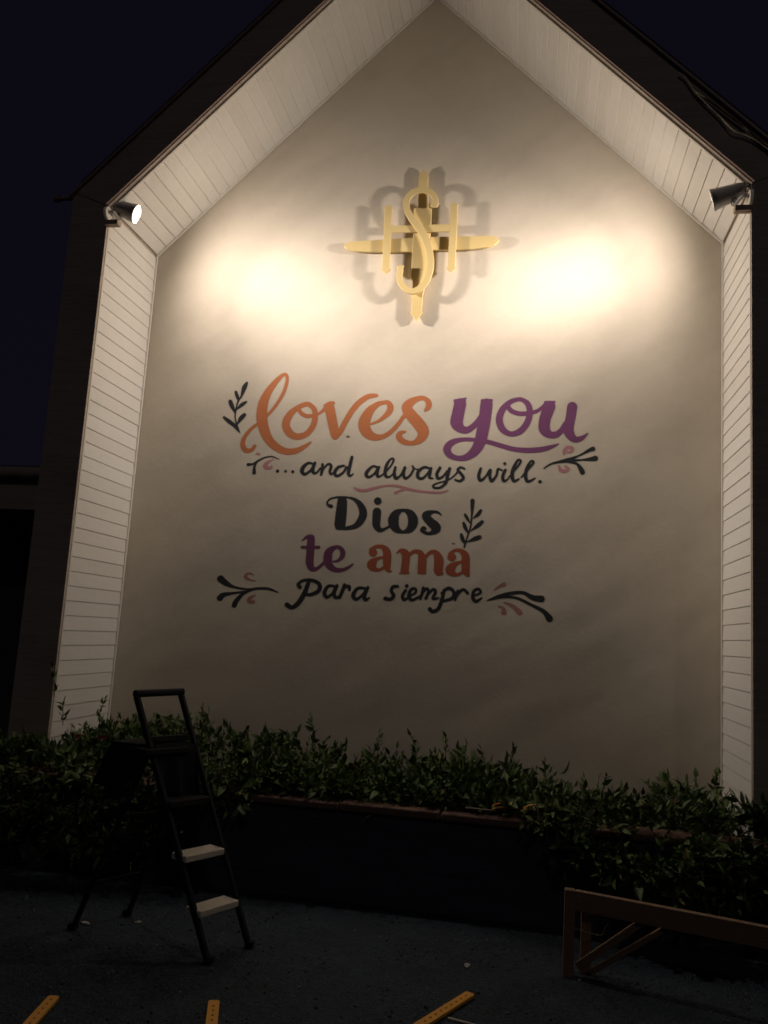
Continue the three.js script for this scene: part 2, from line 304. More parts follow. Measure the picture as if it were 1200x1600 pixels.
painted('painted_word', PURPLE, 'purple painted word you',
  ['c', [[180, 145, 86], [164, 220, 88], [155, 280, 90], [185, 322, 62], [235, 330, 48], [290, 290, 42], [330, 240, 42]], [[140, 118, 18], [180, 112, 16], [220, 104, 14]], [[150, 130, 30], [205, 122, 34]],
    [[370, 148, 88], [360, 230, 88], [345, 320, 88], [325, 410, 84], [288, 480, 70], [230, 525, 50], [165, 535, 38], [105, 512, 46], [85, 468, 54], [115, 425, 46], [180, 402, 32], [260, 400, 28], [370, 415, 32], [460, 440, 35], [560, 468, 35], [660, 478, 38], [760, 472, 38], [830, 455, 30], [888, 433, 10]], [[340, 120, 24], [405, 118, 22]],
    [[600, 110, 30], [540, 130, 36], [485, 185, 46], [462, 255, 50], [485, 325, 48], [545, 360, 38], [615, 338, 46], [665, 275, 46], [682, 200, 44], [668, 145, 40], [635, 117, 32], [600, 110, 30]],
    [[520, 150, 28], [545, 190, 34], [600, 212, 34], [660, 212, 32], [720, 200, 28], [760, 178, 26], [800, 150, 40]],
    [[825, 162, 84], [808, 205, 84], [790, 260, 82], [788, 325, 80], [822, 363, 56], [870, 365, 48], [910, 335, 42], [940, 290, 42]], [[795, 132, 22], [858, 130, 20]],
    [[988, 166, 74], [978, 230, 72], [965, 300, 72], [965, 350, 72], [1000, 396, 50], [1050, 393, 36], [1098, 358, 12]]]);
for (const q of [[322, 216, 32], [398, 218, 27], [465, 222, 30]]) painted('painted_dot', INK, undefined, ['d', [q]]);
painted('painted_word', INK, 'dark painted word and',
  ['d',
    [[660, 152, 22], [615, 140, 24], [567, 175, 36], [551, 220, 38], [578, 245, 30], [630, 212, 24], [664, 158, 26]], [[674, 138, 26], [652, 198, 34], [660, 233, 30], [690, 230, 20], [722, 190, 18]],
    [[744, 152, 24], [742, 200, 30], [730, 250, 24]], [[736, 225, 18], [765, 180, 20], [800, 150, 24], [824, 168, 28], [812, 222, 28], [826, 245, 22], [850, 225, 14]],
    [[945, 165, 22], [890, 182, 30], [857, 232, 34], [880, 262, 28], [935, 232, 24], [968, 180, 26]], [[1020, 85, 28], [1002, 160, 32], [986, 235, 32], [1003, 262, 22], [1032, 240, 12]]]);
painted('painted_word', INK, 'dark painted word always',
  ['e', [[180, 180, 22], [135, 172, 24], [86, 215, 32], [73, 254, 34], [102, 272, 26], [150, 240, 22], [186, 182, 24]], [[194, 178, 24], [176, 232, 30], [182, 268, 26], [215, 258, 18], [250, 230, 16]],
    [[250, 232, 16], [305, 165, 18], [330, 112, 20], [312, 97, 18], [274, 140, 28], [252, 205, 32], [256, 262, 30], [290, 270, 20], [332, 235, 16]],
    [[347, 180, 24], [336, 235, 30], [350, 283, 32], [390, 262, 22], [425, 205, 20]], [[436, 182, 26], [421, 240, 32], [441, 284, 28], [488, 252, 22], [517, 195, 20], [508, 170, 20], [530, 195, 14], [565, 200, 14]],
    [[665, 190, 22], [615, 180, 26], [562, 222, 32], [558, 272, 32], [600, 285, 26], [648, 240, 22], [682, 188, 24]], [[682, 190, 22], [672, 235, 28], [667, 278, 24], [697, 284, 16]],
    [[765, 185, 28], [736, 240, 30], [746, 285, 28], [790, 268, 22], [832, 218, 22]], [[855, 192, 30], [836, 260, 32], [818, 328, 30], [768, 370, 24], [712, 372, 24], [701, 350, 20], [745, 328, 16], [820, 308, 16], [880, 275, 16], [932, 222, 18]],
    [[994, 195, 20], [960, 181, 22], [932, 205, 28], [960, 240, 30], [984, 280, 30], [950, 310, 26], [908, 298, 22]]]);
painted('painted_word', INK, 'dark painted word will with its full stop',
  ['f', [[115, 230, 24], [98, 290, 28], [112, 330, 28], [155, 300, 20], [196, 240, 22], [192, 295, 26], [208, 335, 28], [248, 290, 20], [262, 235, 22], [300, 245, 14]], [[325, 242, 24], [303, 295, 28], [312, 336, 26], [350, 318, 14]], [[320, 188, 28]],
    [[350, 310, 14], [435, 205, 20], [456, 165, 20], [432, 158, 20], [397, 220, 30], [382, 285, 32], [397, 336, 28], [440, 318, 16]],
    [[460, 305, 14], [542, 210, 20], [566, 175, 20], [542, 168, 20], [508, 230, 30], [497, 295, 32], [517, 340, 28], [577, 312, 14]], [[620, 342, 32]]]);
painted('painted_word', INK, 'dark painted word Dios',
  ['g', [[430, 232, 46], [395, 218, 30], [386, 185, 22], [420, 147, 22], [500, 127, 24], [610, 122, 18]], [[560, 182, 116], [550, 300, 128], [536, 430, 132], [534, 448, 126]], [[520, 135, 30], [600, 135, 30]], [[505, 480, 56], [580, 490, 44], [640, 492, 40]],
    [[610, 125, 18], [700, 150, 38], [775, 220, 74], [806, 318, 92], [772, 408, 86], [706, 468, 62], [620, 488, 46]],
    [[978, 172, 90]], [[968, 298, 100], [962, 380, 97], [962, 455, 88], [1000, 510, 58], [1055, 500, 34], [1125, 462, 26]]],
  ['h', [[140, 262, 36], [62, 300, 84], [32, 382, 118], [62, 465, 84], [140, 502, 36], [220, 465, 84], [250, 382, 112], [220, 300, 84], [140, 262, 36]],
    [[562, 316, 12], [525, 287, 28], [470, 280, 36], [405, 305, 76], [394, 335, 90], [440, 390, 98], [490, 435, 108], [502, 470, 100], [455, 513, 46], [400, 516, 38], [350, 487, 44], [365, 460, 46], [388, 470, 26]]]);
painted('painted_word', PLUM, 'plum painted word te',
  ['g', [[88, 636, 12], [150, 592, 40], [195, 592, 62]], [[198, 605, 84], [190, 700, 95], [184, 800, 92], [180, 900, 92], [205, 962, 66], [262, 964, 44], [322, 918, 38], [370, 872, 44]], [[92, 712, 38], [180, 715, 36], [285, 712, 40]],
    [[455, 880, 18], [512, 868, 34], [560, 820, 54], [565, 762, 60], [530, 716, 46], [472, 716, 50], [405, 768, 90], [390, 850, 105], [405, 918, 92], [472, 973, 60], [560, 978, 44], [640, 944, 34], [686, 910, 16]]]);
painted('painted_word', RUST, 'rust red painted word ama',
  ['g', [[922, 775, 98]], [[905, 745, 60], [955, 706, 42], [1030, 708, 52], [1082, 765, 92], [1086, 850, 95], [1086, 930, 86], [1100, 982, 46], [1136, 996, 16]], [[1065, 825, 24], [965, 850, 44], [906, 910, 106], [922, 956, 72], [985, 978, 36], [1055, 945, 34]]],
  ['h', [[68, 738, 12], [108, 706, 34], [158, 732, 84], [170, 780, 86], [165, 850, 86], [156, 925, 90]], [[98, 957, 14], [150, 955, 24], [200, 955, 20]], [[200, 765, 40], [258, 718, 40], [328, 732, 60], [350, 800, 92], [348, 890, 95], [345, 925, 88]], [[306, 956, 20], [386, 956, 20]],
    [[382, 785, 40], [440, 727, 40], [498, 732, 60], [532, 800, 100], [530, 890, 100], [530, 935, 92], [572, 962, 26]],
    [[676, 780, 94]], [[662, 748, 52], [708, 706, 34], [780, 712, 50], [826, 765, 84], [830, 850, 88], [830, 925, 86], [852, 976, 46]], [[815, 825, 22], [722, 850, 44], [662, 910, 106], [672, 948, 76], [732, 974, 36], [805, 940, 30]]]);
painted('painted_word', INK, 'dark painted word para',
  ['i', [[615, 165, 30], [605, 145, 24], [640, 120, 22], [700, 118, 24], [750, 145, 28], [746, 190, 30], [692, 218, 26], [640, 214, 18]], [[677, 130, 28], [648, 208, 34], [606, 275, 34], [562, 307, 30], [526, 288, 34]],
    [[868, 162, 18], [815, 158, 22], [786, 205, 28], [806, 235, 24], [848, 203, 18], [874, 155, 22]], [[872, 160, 24], [852, 208, 30], [866, 240, 22], [900, 220, 14]], [[926, 150, 24], [908, 200, 26], [890, 240, 22]], [[902, 210, 16], [930, 166, 20], [956, 162, 26], [960, 184, 20]],
    [[1085, 178, 18], [1020, 173, 22], [986, 223, 30], [1010, 250, 24], [1056, 213, 18], [1088, 168, 22]], [[1082, 178, 26], [1062, 228, 30], [1072, 255, 24], [1098, 240, 12]]]);
painted('painted_word', INK, 'dark painted word siempre',
  ['j', [[165, 104, 18], [136, 108, 22], [126, 134, 22], [140, 163, 24], [120, 185, 22], [88, 180, 26]], [[215, 130, 20], [196, 163, 22], [206, 188, 20], [240, 168, 12]], [[222, 102, 24]],
    [[240, 165, 12], [276, 145, 16], [276, 120, 18], [250, 124, 20], [236, 163, 24], [256, 190, 20], [312, 162, 14]], [[326, 115, 20], [318, 150, 20], [306, 182, 18]], [[312, 160, 12], [344, 120, 18], [358, 135, 18], [342, 180, 20]], [[348, 165, 12], [385, 124, 18], [402, 140, 20], [386, 180, 20], [420, 178, 14]],
    [[456, 128, 20], [441, 190, 24], [420, 243, 24], [386, 262, 24], [366, 246, 26]], [[440, 148, 16], [482, 116, 22], [516, 140, 22], [506, 178, 22], [454, 195, 18]], [[542, 132, 18], [532, 160, 20], [524, 190, 16]], [[524, 178, 14], [562, 130, 20], [584, 128, 20], [602, 148, 20]],
    [[637, 165, 12], [682, 145, 16], [672, 122, 18], [642, 134, 20], [636, 178, 24], [656, 198, 22], [690, 178, 12]]]);
painted('painted_sprig', INK, 'dark leafy sprig painted left of loves',
  ['a', [[343, 212, 30], [312, 270, 55], [278, 370, 25], [243, 420, 20], [217, 520, 20], [206, 620, 16], [236, 740, 24], [262, 796, 10]], [[214, 320, 36], [230, 370, 42], [246, 420, 22]], [[150, 432, 50], [167, 480, 52], [206, 560, 22]], [[336, 434, 24], [282, 470, 44], [225, 525, 12]], [[315, 585, 42], [276, 625, 52], [234, 692, 18]], [[76, 616, 32], [130, 660, 48], [200, 715, 44], [246, 772, 28]]]);
painted('painted_sprig', INK, 'dark leafy sprig painted right of Dios',
  ['h', [[905, 158, 48], [902, 230, 38], [897, 320, 20], [884, 440, 18], [860, 520, 18], [832, 610, 18], [815, 668, 20]], [[996, 266, 32], [965, 310, 42], [912, 352, 10]], [[1012, 390, 38], [960, 435, 44], [884, 490, 10]], [[982, 560, 48], [930, 578, 48], [848, 612, 12]], [[824, 310, 28], [845, 350, 34], [880, 407, 10]], [[808, 405, 32], [828, 460, 42], [856, 517, 12]], [[782, 530, 32], [795, 580, 44], [822, 637, 18]]]);
painted('painted_flourish', INK, 'dark branching flourish painted after the word will',
  ['c', [[785, 608, 10], [830, 578, 14], [890, 562, 20], [950, 550, 30], [1040, 515, 14], [1110, 478, 26], [1138, 468, 34]], [[940, 554, 28], [1050, 548, 15], [1110, 543, 26], [1155, 536, 40]], [[950, 555, 26], [1020, 576, 20], [1048, 610, 34], [1062, 638, 36]]]);
painted('painted_flourish', INK, 'dark curling flourish painted before the three dots',
  ['d', [[47, 155, 32], [90, 150, 20], [140, 120, 20], [200, 90, 16], [270, 80, 13], [340, 107, 6]], [[130, 128, 16], [105, 178, 24], [103, 232, 36]]]);
painted('painted_flourish', INK, 'dark three armed flourish painted left of para',
  ['i', [[66, 108, 48], [100, 136, 40], [160, 165, 18], [250, 180, 14], [330, 175, 18], [400, 178, 18], [465, 202, 6]], [[60, 243, 42], [85, 220, 34], [150, 208, 18], [250, 195, 14], [310, 178, 12]], [[160, 292, 36], [176, 260, 34], [222, 212, 22], [290, 182, 14]]]);
painted('painted_flourish', INK, 'dark two armed flourish painted right of siempre',
  ['j', [[725, 193, 8], [800, 165, 20], [880, 147, 22], [950, 145, 22], [1010, 175, 34], [1064, 183, 42]], [[740, 190, 8], [830, 172, 14], [910, 178, 18], [1000, 220, 20], [1075, 260, 28], [1114, 306, 44]]]);
painted('painted_flourish', PINK, 'pink wavy line painted under always',
  ['e', [[-40, 372, 16], [0, 392, 26], [60, 398, 28], [150, 375, 26], [260, 352, 20], [360, 355, 24], [450, 380, 26], [560, 402, 22], [680, 415, 22], [780, 415, 20], [840, 395, 10]], [[348, 420, 28], [390, 400, 20], [450, 385, 16]]]);
for (const q of [  ['c', [[928, 512, 8], [932, 480, 26], [955, 456, 22], [986, 462, 24], [982, 486, 20], [952, 494, 12]]], ['c', [[892, 592, 16], [906, 622, 28], [936, 628, 24], [958, 610, 24], [938, 592, 14]]]]) painted('painted_swirl', PINK, undefined, q);
for (const l of [[[290, 102, 8], [245, 125, 24], [213, 152, 38], [212, 178, 42], [246, 190, 24], [266, 174, 24]], [[130, 52, 22], [150, 58, 20]]]) painted('painted_swirl', PINK, undefined, ['d', l]);
const FAINTPINK = paint([0.44, 0.2, 0.19]);
for (const q of [  ['i', [[312, 122, 6], [268, 114, 14], [240, 96, 24], [248, 76, 18], [272, 70, 12], [292, 82, 10]]], ['i', [[306, 220, 8], [268, 243, 24], [264, 264, 26], [296, 268, 22]]]]) painted('painted_swirl', FAINTPINK, undefined, q);
for (const q of [  ['j', [[765, 130, 6], [800, 105, 16], [830, 92, 26]]], ['j', [[830, 205, 8], [880, 225, 22], [926, 266, 36]]], ['j', [[795, 230, 8], [825, 240, 16], [828, 266, 34]]]]) painted('painted_swirl', FAINTPINK, undefined, q);
painted('paint_spot', STAIN, undefined, ['b', [[378, 552, 22], [392, 553, 16]]]); painted('paint_spot', STAIN, undefined, ['h', [[684, 628, 12], [704, 632, 15]]]);

// ------------------------------------------------------------------ the gilded cross with the letters H and S
{
  const t = thing('cross_monogram', 'gold cross with overlaid letters fixed high on the pale gable wall', 'cross');
  const F = (x, y) => [510 + x / 4, 240 + y / 4];
  const flat = (pts, z0, z1, bev = 0.003) => {
    const sh = new THREE.Shape(pts.map(([x, y]) => { const p = atZ(...F(x, y), z1); return new THREE.Vector2(p.x, p.y); }));
    const g = new THREE.ExtrudeGeometry(sh, { depth: z1 - z0 - 2 * bev, bevelEnabled: true, bevelThickness: bev, bevelSize: bev, bevelSegments: 2 }); g.translate(0, 0, z0 + bev); return g;
  };
  part('upright', flat([[610, 97], [634, 135], [632, 215], [634, 335], [655, 345], [650, 480], [634, 620], [620, 800], [600, 880], [592, 985], [597, 990], [560, 1042], [527, 990], [533, 985], [538, 880], [541, 800], [530, 770], [538, 620], [546, 480], [548, 345], [575, 335], [577, 215], [582, 135]], 0.020, 0.044), GOLD, t);
  part('crossbar', flat([[110, 575], [140, 552], [250, 545], [540, 527], [545, 610], [250, 612], [170, 606], [130, 595]], 0.018, 0.042), GOLD, t);
  part('crossbar', flat([[652, 522], [900, 518], [1010, 514], [1060, 520], [1078, 542], [1050, 568], [1010, 582], [900, 595], [648, 600]], 0.018, 0.042), GOLD, t);
  part('letter_h', merge([
    flat([[366, 345], [362, 338], [387, 322], [412, 338], [408, 345], [402, 500], [392, 715], [397, 725], [370, 748], [342, 724], [350, 715], [360, 500]], 0.058, 0.072),
    flat([[778, 325], [774, 318], [798, 306], [822, 320], [818, 326], [812, 500], [802, 706], [806, 716], [779, 740], [752, 716], [760, 706], [770, 500]], 0.058, 0.072),
    flat([[404, 452], [772, 442], [770, 484], [402, 492]], 0.059, 0.071)]), GOLD, t);
  FRAMES.s = [510, 240, 4];
  const S = strokeShapes([['s', [[668, 318, 29], [680, 285, 34], [655, 245, 32], [600, 226, 32], [540, 242, 34], [505, 285, 35], [502, 340, 37], [530, 400, 39], [580, 465, 44], [625, 545, 44], [648, 640, 40], [648, 720, 39], [625, 790, 37], [585, 840, 35], [535, 860, 34], [485, 835, 34], [458, 785, 34], [462, 715, 32]], [[655, 325, 12], [685, 328, 12], [696, 305, 10]], [[446, 708, 10], [478, 704, 10]]]], 0.086, 0.3);
  const sg = new THREE.ExtrudeGeometry(S, { depth: 0.010, bevelEnabled: true, bevelThickness: 0.002, bevelSize: 0.002, bevelSegments: 1 }); sg.translate(0, 0, 0.076);
  part('letter_s', sg, GOLD, t);
  for (const [x, y, z] of [[608, 200, 0.02], [565, 930, 0.02], [200, 575, 0.019], [980, 550, 0.019]]) { const p = atZ(...F(x, y), z); part('standoff', rod(V(p.x, p.y, 0.001), V(p.x, p.y, z + 0.002), 0.012), BRONZE, t); }
  for (const [x, y] of [[384, 470], [795, 465], [600, 470]]) { const p = atZ(...F(x, y), 0.05); part('standoff', rod(V(p.x, p.y, 0.001), V(p.x, p.y, 0.06), 0.008), BRONZE, t); }
}

// ------------------------------------------------------------------ two bullet floodlights under the eaves
const LENS = mat([0.9, 0.88, 0.8], 0.3, { emissive: new THREE.Color(1, 0.9, 0.7), emissiveIntensity: 5 });
function flood(label, px, py, z, s, aim) {
  const c = atZ(px, py, z), ax = V(...aim).normalize();
  const t = thing('floodlight', label, 'floodlight', [c.x, c.y, c.z], 0, 'floodlights under the eaves');
  const q = new THREE.Quaternion().setFromUnitVectors(V(0, 1, 0), ax), put = (g) => { g.applyQuaternion(q); return g; };
  // lathe profile along the axis: rear dome, tapered can, open rim with an inner reflector
  const P = [[0.001, -0.205], [0.024, -0.202], [0.040, -0.190], [0.049, -0.170], [0.053, -0.150], [0.060, -0.090], [0.068, -0.030], [0.0715, 0.0], [0.0745, 0.004], [0.0745, 0.013], [0.071, 0.015], [0.069, 0.012], [0.066, -0.004], [0.052, -0.05], [0.02, -0.07], [0.001, -0.072]].map((p) => new THREE.Vector2(...p));
  part('housing', put(new THREE.LatheGeometry(P, 40)), GREYM, t);
  const lens = new THREE.SphereGeometry(0.0645, 32, 12); lens.scale(1, 0.13, 1); lens.translate(0, -0.003, 0);
  part('lens', put(lens), LENS, t);
  const wallX = s < 0 ? HW - 0.016 : -HW + 0.016, foot = V(wallX, c.y - 0.055, c.z + 0.12), low = put(new THREE.BufferGeometry().setFromPoints([V(0, -0.13, 0)])).attributes.position;
  const k = V(low.getX(0), low.getY(0) - 0.05, low.getZ(0)), f = foot.clone().sub(c);
  part('arm', merge([tube([k.clone().add(V(0, 0.01, 0)), k.clone().add(V(0, -0.035, 0)), f.clone().add(V(s * 0.05, 0.01, 0)), f], 0.013, 16)]), GREYM, t);
  part('knuckle', merge([rod(k.clone().add(V(0, -0.02, -0.022)), k.clone().add(V(0, -0.02, 0.022)), 0.021, 0.021, 16), rod(k.clone().add(V(0, -0.02, 0.022)), k.clone().add(V(0, -0.02, 0.034)), 0.010)]), GREYM, t);
  part('mount_plate', rod(f.clone().add(V(0, 0, 0)), f.clone().add(V(s * 0.018, 0, 0)), 0.05, 0.047, 20), TRIM, t);
  part('junction_box', boxAt(Math.min(f.x, f.x + s * 0.11), Math.max(f.x, f.x + s * 0.11), f.y - 0.10, f.y - 0.062, f.z - 0.035, f.z + 0.025, 0.006), BRONZE, t);
  for (const [I, ang, pen] of BEAM) {
    const L = new THREE.SpotLight(LAMP_COLOR, s < 0 ? I * 0.9 : I * 1.1, 0, ang * Math.PI / 180, pen, 2); L.name = 'lamp_light';
    L.position.copy(ax.clone().multiplyScalar(-0.001)); L.target.position.copy(ax); L.castShadow = true; L.shadow.radius = 3.2; L.shadow.mapSize.set(1024, 1024);
    t.add(L, L.target);
  }
  return t;
}
flood('grey floodlight with its bright lens showing under the left eave', 211, 334, 0.74, 1, AIM_LEFT);
flood('grey floodlight seen from its closed side under the right eave', 1116, 312, 0.74, -1, AIM_RIGHT);

// ------------------------------------------------------------------ planter bed
{
  const t = thing('planter_wall', 'low dark planter wall with a reddish rough coping below the hedge', 'planter');
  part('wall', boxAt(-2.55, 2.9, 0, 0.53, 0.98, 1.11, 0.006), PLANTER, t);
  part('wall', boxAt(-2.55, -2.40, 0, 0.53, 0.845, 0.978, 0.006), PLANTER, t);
  for (let k = 0; k < 9; k++) { const x = -2.56 + k * 0.607, m = part('coping_stone', boxAt(x, x + 0.598, 0.532, 0.577 + rr(-0.004, 0.004), 0.955, 1.145, 0.012), COPING, t); m.position.z = rr(-0.006, 0.006); }
  part('soil', boxAt(-2.39, 2.39, 0.3, 0.47, 0.004, 0.975, 0.01), SOIL, t);
}

// ------------------------------------------------------------------ shrubs
function leafGeo(len, wid, fold, droop) {
  const pos = [], idx = [], n = 4;
  for (let i = 0; i <= n; i++) {
    const t = i / n, w = wid * Math.sin(Math.PI * Math.pow(t, 0.8)) * (1 - 0.25 * t), y = t * len, z = -droop * t * t * len;
    pos.push(-w, y, z + w * fold, 0, y, z, w, y, z + w * fold);
  }
  for (let i = 0; i < n; i++) { const a = i * 3; idx.push(a, a + 1, a + 4, a, a + 4, a + 3, a + 1, a + 2, a + 5, a + 1, a + 5, a + 4); }
  const g = new THREE.BufferGeometry(); g.setAttribute('position', new THREE.Float32BufferAttribute(pos, 3)); g.setIndex(idx); g.computeVertexNormals();
  g.setAttribute('uv', new THREE.Float32BufferAttribute(pos.flatMap((v, i) => i % 3 === 0 ? [v, pos[i + 1]] : []), 2)); return g;
}
const LEAVES = [leafGeo(1, 0.24, 0.35, 0.25), leafGeo(1, 0.30, 0.5, 0.45), leafGeo(1, 0.19, 0.25, 0.1)];
const LEAFM = [[0.075, 0.128, 0.028], [0.050, 0.095, 0.022], [0.115, 0.165, 0.035], [0.17, 0.21, 0.07]].map((c) => mat(c, 0.55));
const YELLOWLEAF = mat([0.36, 0.33, 0.10], 0.6), REDLEAF = mat([0.42, 0.075, 0.04], 0.6), STEMM = mat([0.10, 0.085, 0.045], 0.9);
const MASSM = mat([1, 1, 1], 0.55);
const lerpTab = (tab, x) => { if (x <= tab[0][0]) return tab[0][1]; for (let i = 1; i < tab.length; i++) if (x <= tab[i][0]) { const [a, b] = [tab[i - 1], tab[i]]; return a[1] + (b[1] - a[1]) * (x - a[0]) / (b[0] - a[0]); } return tab[tab.length - 1][1]; };
const TOP = [[-2.62, 0.42], [-2.46, 0.60], [-2.25, 0.80], [-1.75, 0.90], [-1.25, 0.94], [-0.8, 0.82], [0.0, 0.80], [0.8, 0.80], [1.3, 0.72], [1.55, 0.60], [1.75, 0.70], [2.15, 0.76], [2.5, 0.62]];
const FRONT = [[-2.7, 1.42], [-1.5, 1.38], [-0.9, 1.2], [-0.6, 1.0], [0.98, 0.98], [1.08, 1.18], [1.3, 1.24], [1.6, 1.34], [2.6, 1.36]];
const LOW = [[-2.7, 0.10], [-1.5, 0.2], [-0.95, 0.42], [-0.7, 0.56], [1.0, 0.58], [1.15, 0.47], [1.4, 0.42], [1.7, 0.3], [2.6, 0.28]];
function shrub(label, x0, x1, sprigs, singles, tall, extra) {
  const t = thing('shrub', label, 'shrub');
  const leaves = [], stems = [];
  const sprig = (o, dir, len, n, size, stiff = 0.25) => {
    const p = o.clone(), d = dir.clone().normalize(), pts = [p.clone()];
    for (let k = 0; k < n; k++) {
      d.x += rr(-stiff, stiff); d.z += rr(-stiff, stiff); d.y += rr(-stiff, stiff * 0.6); d.normalize();
      p.addScaledVector(d, len / n); pts.push(p.clone());
      const m = k === n - 1 ? 1 : 2;
      for (let j = 0; j < m; j++) {
        const side = V(rr(-1, 1), rr(-0.3, 0.9), rr(-1, 1)).addScaledVector(d, 0.7).normalize();
        const out = m === 1 ? d.clone() : side, q = new THREE.Quaternion().setFromUnitVectors(V(0, 1, 0), out);
        const roll = new THREE.Quaternion().setFromAxisAngle(out, rr(0, 6.283)), s = size * rr(0.65, 1.25);
        const M = new THREE.Matrix4().compose(p.clone(), roll.multiply(q), V(s, s, s));
        leaves.push({ M, p: p.clone(), v: Math.floor(rnd() * 3), c: rnd() });
      }
    }
    stems.push(tube(pts, 0.0022, Math.max(3, n)));
  };
  for (let i = 0; i < sprigs; i++) {
    const x = rr(x0, x1), top = lerpTab(TOP, x) - 0.05 + 0.05 * Math.sin(x * 9.1) * Math.cos(x * 4.3 + 1), fr = lerpTab(FRONT, x), low = lerpTab(LOW, x);
    let y, z, dir; const m = rnd();
    if (m < 0.5) { z = rr(0.06, fr); y = top - 0.10 - rnd() * rnd() * 0.22 - 0.22 * Math.max(0, (z - 0.75) / 0.6); dir = V(rr(-0.6, 0.6), 1, rr(-0.3, 0.9)); }
    else if (m < 0.85) { z = fr - rnd() * 0.14; y = rr(low, top - 0.12); dir = V(rr(-0.7, 0.7), rr(-0.5, 0.7), 1); if (Math.abs(x) > HW - 0.05 && z < D + 0.06) z = D + 0.08; }
    else { z = rr(0.1, fr - 0.1); y = rr(Math.max(low, 0.5), top - 0.15); dir = V(rr(-1, 1), rr(0, 1), rr(-1, 1)); }
    if (Math.abs(x) > HW - 0.08 && z < D + 0.07) { z = D + 0.07 + rnd() * 0.2; if (dir.z < 0.2) dir.z = 0.4; }
    if (z < 1.16 && z > 0.93 && y < 0.6) y = 0.6 + rnd() * 0.05;
    sprig(V(x, y, z), dir, rr(0.09, 0.19), 4 + Math.floor(rnd() * 3), rr(0.034, 0.08));
  }
  for (const [px, py, z, h, n] of tall) { const p = atZ(px, py, z); sprig(p.clone().add(V(rr(-0.04, 0.04), -h, 0)), V(rr(-0.1, 0.1), 1, 0.05), h, n, 0.055, 0.14); }
  for (const [px, py, z, dx, dy, s, m, r] of extra) {              // leaves that stand out on their own
    const p = atZ(px, py, z), o = V(dx, dy, 0.15).normalize(), q = new THREE.Quaternion().setFromUnitVectors(V(0, 1, 0), o);
    const l = part('leaf', LEAVES[1], m, t); l.quaternion.copy(new THREE.Quaternion().setFromAxisAngle(o, r ?? 0).multiply(q)); l.position.copy(p).addScaledVector(o, -s / 2); l.scale.setScalar(s);
  }
  // the leaves most open to view are meshes of their own, the mass behind them is one part
  const score = (l) => l.p.z * 0.8 + (l.p.y - lerpTab(TOP, l.p.x)) * 2.2 + l.c * 0.3;
  leaves.sort((a, b) => score(b) - score(a));
  const own = leaves.slice(0, singles * 3).filter((_, i) => i % 3 === 0), set = new Set(own), rest = leaves.filter((l) => !set.has(l));
  for (const l of own) { const m = part('leaf', LEAVES[l.v], l.c > 0.985 ? YELLOWLEAF : LEAFM[Math.floor(l.c * 3.6)], t); m.applyMatrix4(l.M); }
  LEAVES.forEach((g, v) => {
    const ls = rest.filter((l) => l.v === v), im = new THREE.InstancedMesh(g, MASSM, ls.length), col = new THREE.Color();
    ls.forEach((l, i) => { im.setMatrixAt(i, l.M); const k = 0.55 + 0.9 * l.c; im.setColorAt(i, l.c > 0.99 ? col.setRGB(0.16, 0.09, 0.04) : l.c > 0.98 ? col.setRGB(0.3, 0.27, 0.1) : col.setRGB(0.074 * k + 0.016 * (l.c > 0.8), 0.130 * k, 0.028 * k)); });
    im.name = 'foliage'; im.userData.kind = 'stuff'; shade(im); t.add(im);
  });
  part('stem', merge(stems), STEMM, t).userData.kind = 'stuff';
  const woody = []; for (let x = x0 + 0.15; x < x1 - 0.1; x += 0.3) woody.push(tube([V(x, 0.46, 0.5), V(x + rr(-0.1, 0.1), 0.6, 0.45 + rr(-0.1, 0.1)), V(x + rr(-0.2, 0.2), lerpTab(TOP, x) - 0.1, 0.5)], 0.008, 8));
  part('trunk', merge(woody), STEMM, t);
  return t;
}
const Y = YELLOWLEAF, RD = REDLEAF, PALE = mat([0.30, 0.33, 0.20], 0.6), GL = LEAFM[3];
shrub('bushy green shrub with a few red leaves spilling over the planter behind the stepladder', -2.62, -0.85, 760, 95,
  [[88, 1042, 0.92, 0.20, 6], [96, 1095, 0.95, 0.16, 5], [160, 1092, 0.55, 0.16, 5], [318, 1105, 0.5, 0.14, 5], [290, 1120, 0.5, 0.12, 5]],
  [[188, 1166, 1.36, 0.3, 1, 0.045, RD], [204, 1212, 1.42, 0.15, 1, 0.07, RD], [122, 1150, 1.3, 1, 0.3, 0.05, RD], [158, 1152, 1.3, 1, -0.1, 0.06, RD], [376, 1268, 1.28, 0.2, -1, 0.07, PALE], [386, 1262, 1.28, 1, -0.8, 0.065, PALE], [398, 1206, 1.2, 1, -0.6, 0.07, GL], [366, 1272, 1.28, -0.5, -1, 0.06, PALE]]);
shrub('long low green hedge along the foot of the lettered wall', -0.85, 1.5, 1000, 105,
  [[503, 1122, 0.5, 0.20, 7], [590, 1147, 0.45, 0.14, 5], [660, 1150, 0.45, 0.14, 6], [700, 1152, 0.5, 0.12, 5], [800, 1166, 0.45, 0.14, 5], [850, 1188, 0.45, 0.12, 4], [440, 1150, 0.5, 0.1, 4], [945, 1212, 0.5, 0.12, 4]],
  [[885, 1203, 0.5, 0.8, 0.55, 0.11, LEAFM[1], 1.2], [735, 1212, 1.0, 1, -0.3, 0.07, GL], [758, 1212, 1.0, 0.5, -0.6, 0.055, GL], [722, 1226, 1.0, 1, 0, 0.07, GL], [905, 1270, 1.1, 0.1, 1, 0.06, GL], [922, 1270, 1.1, 1, 0.4, 0.07, PALE]]);
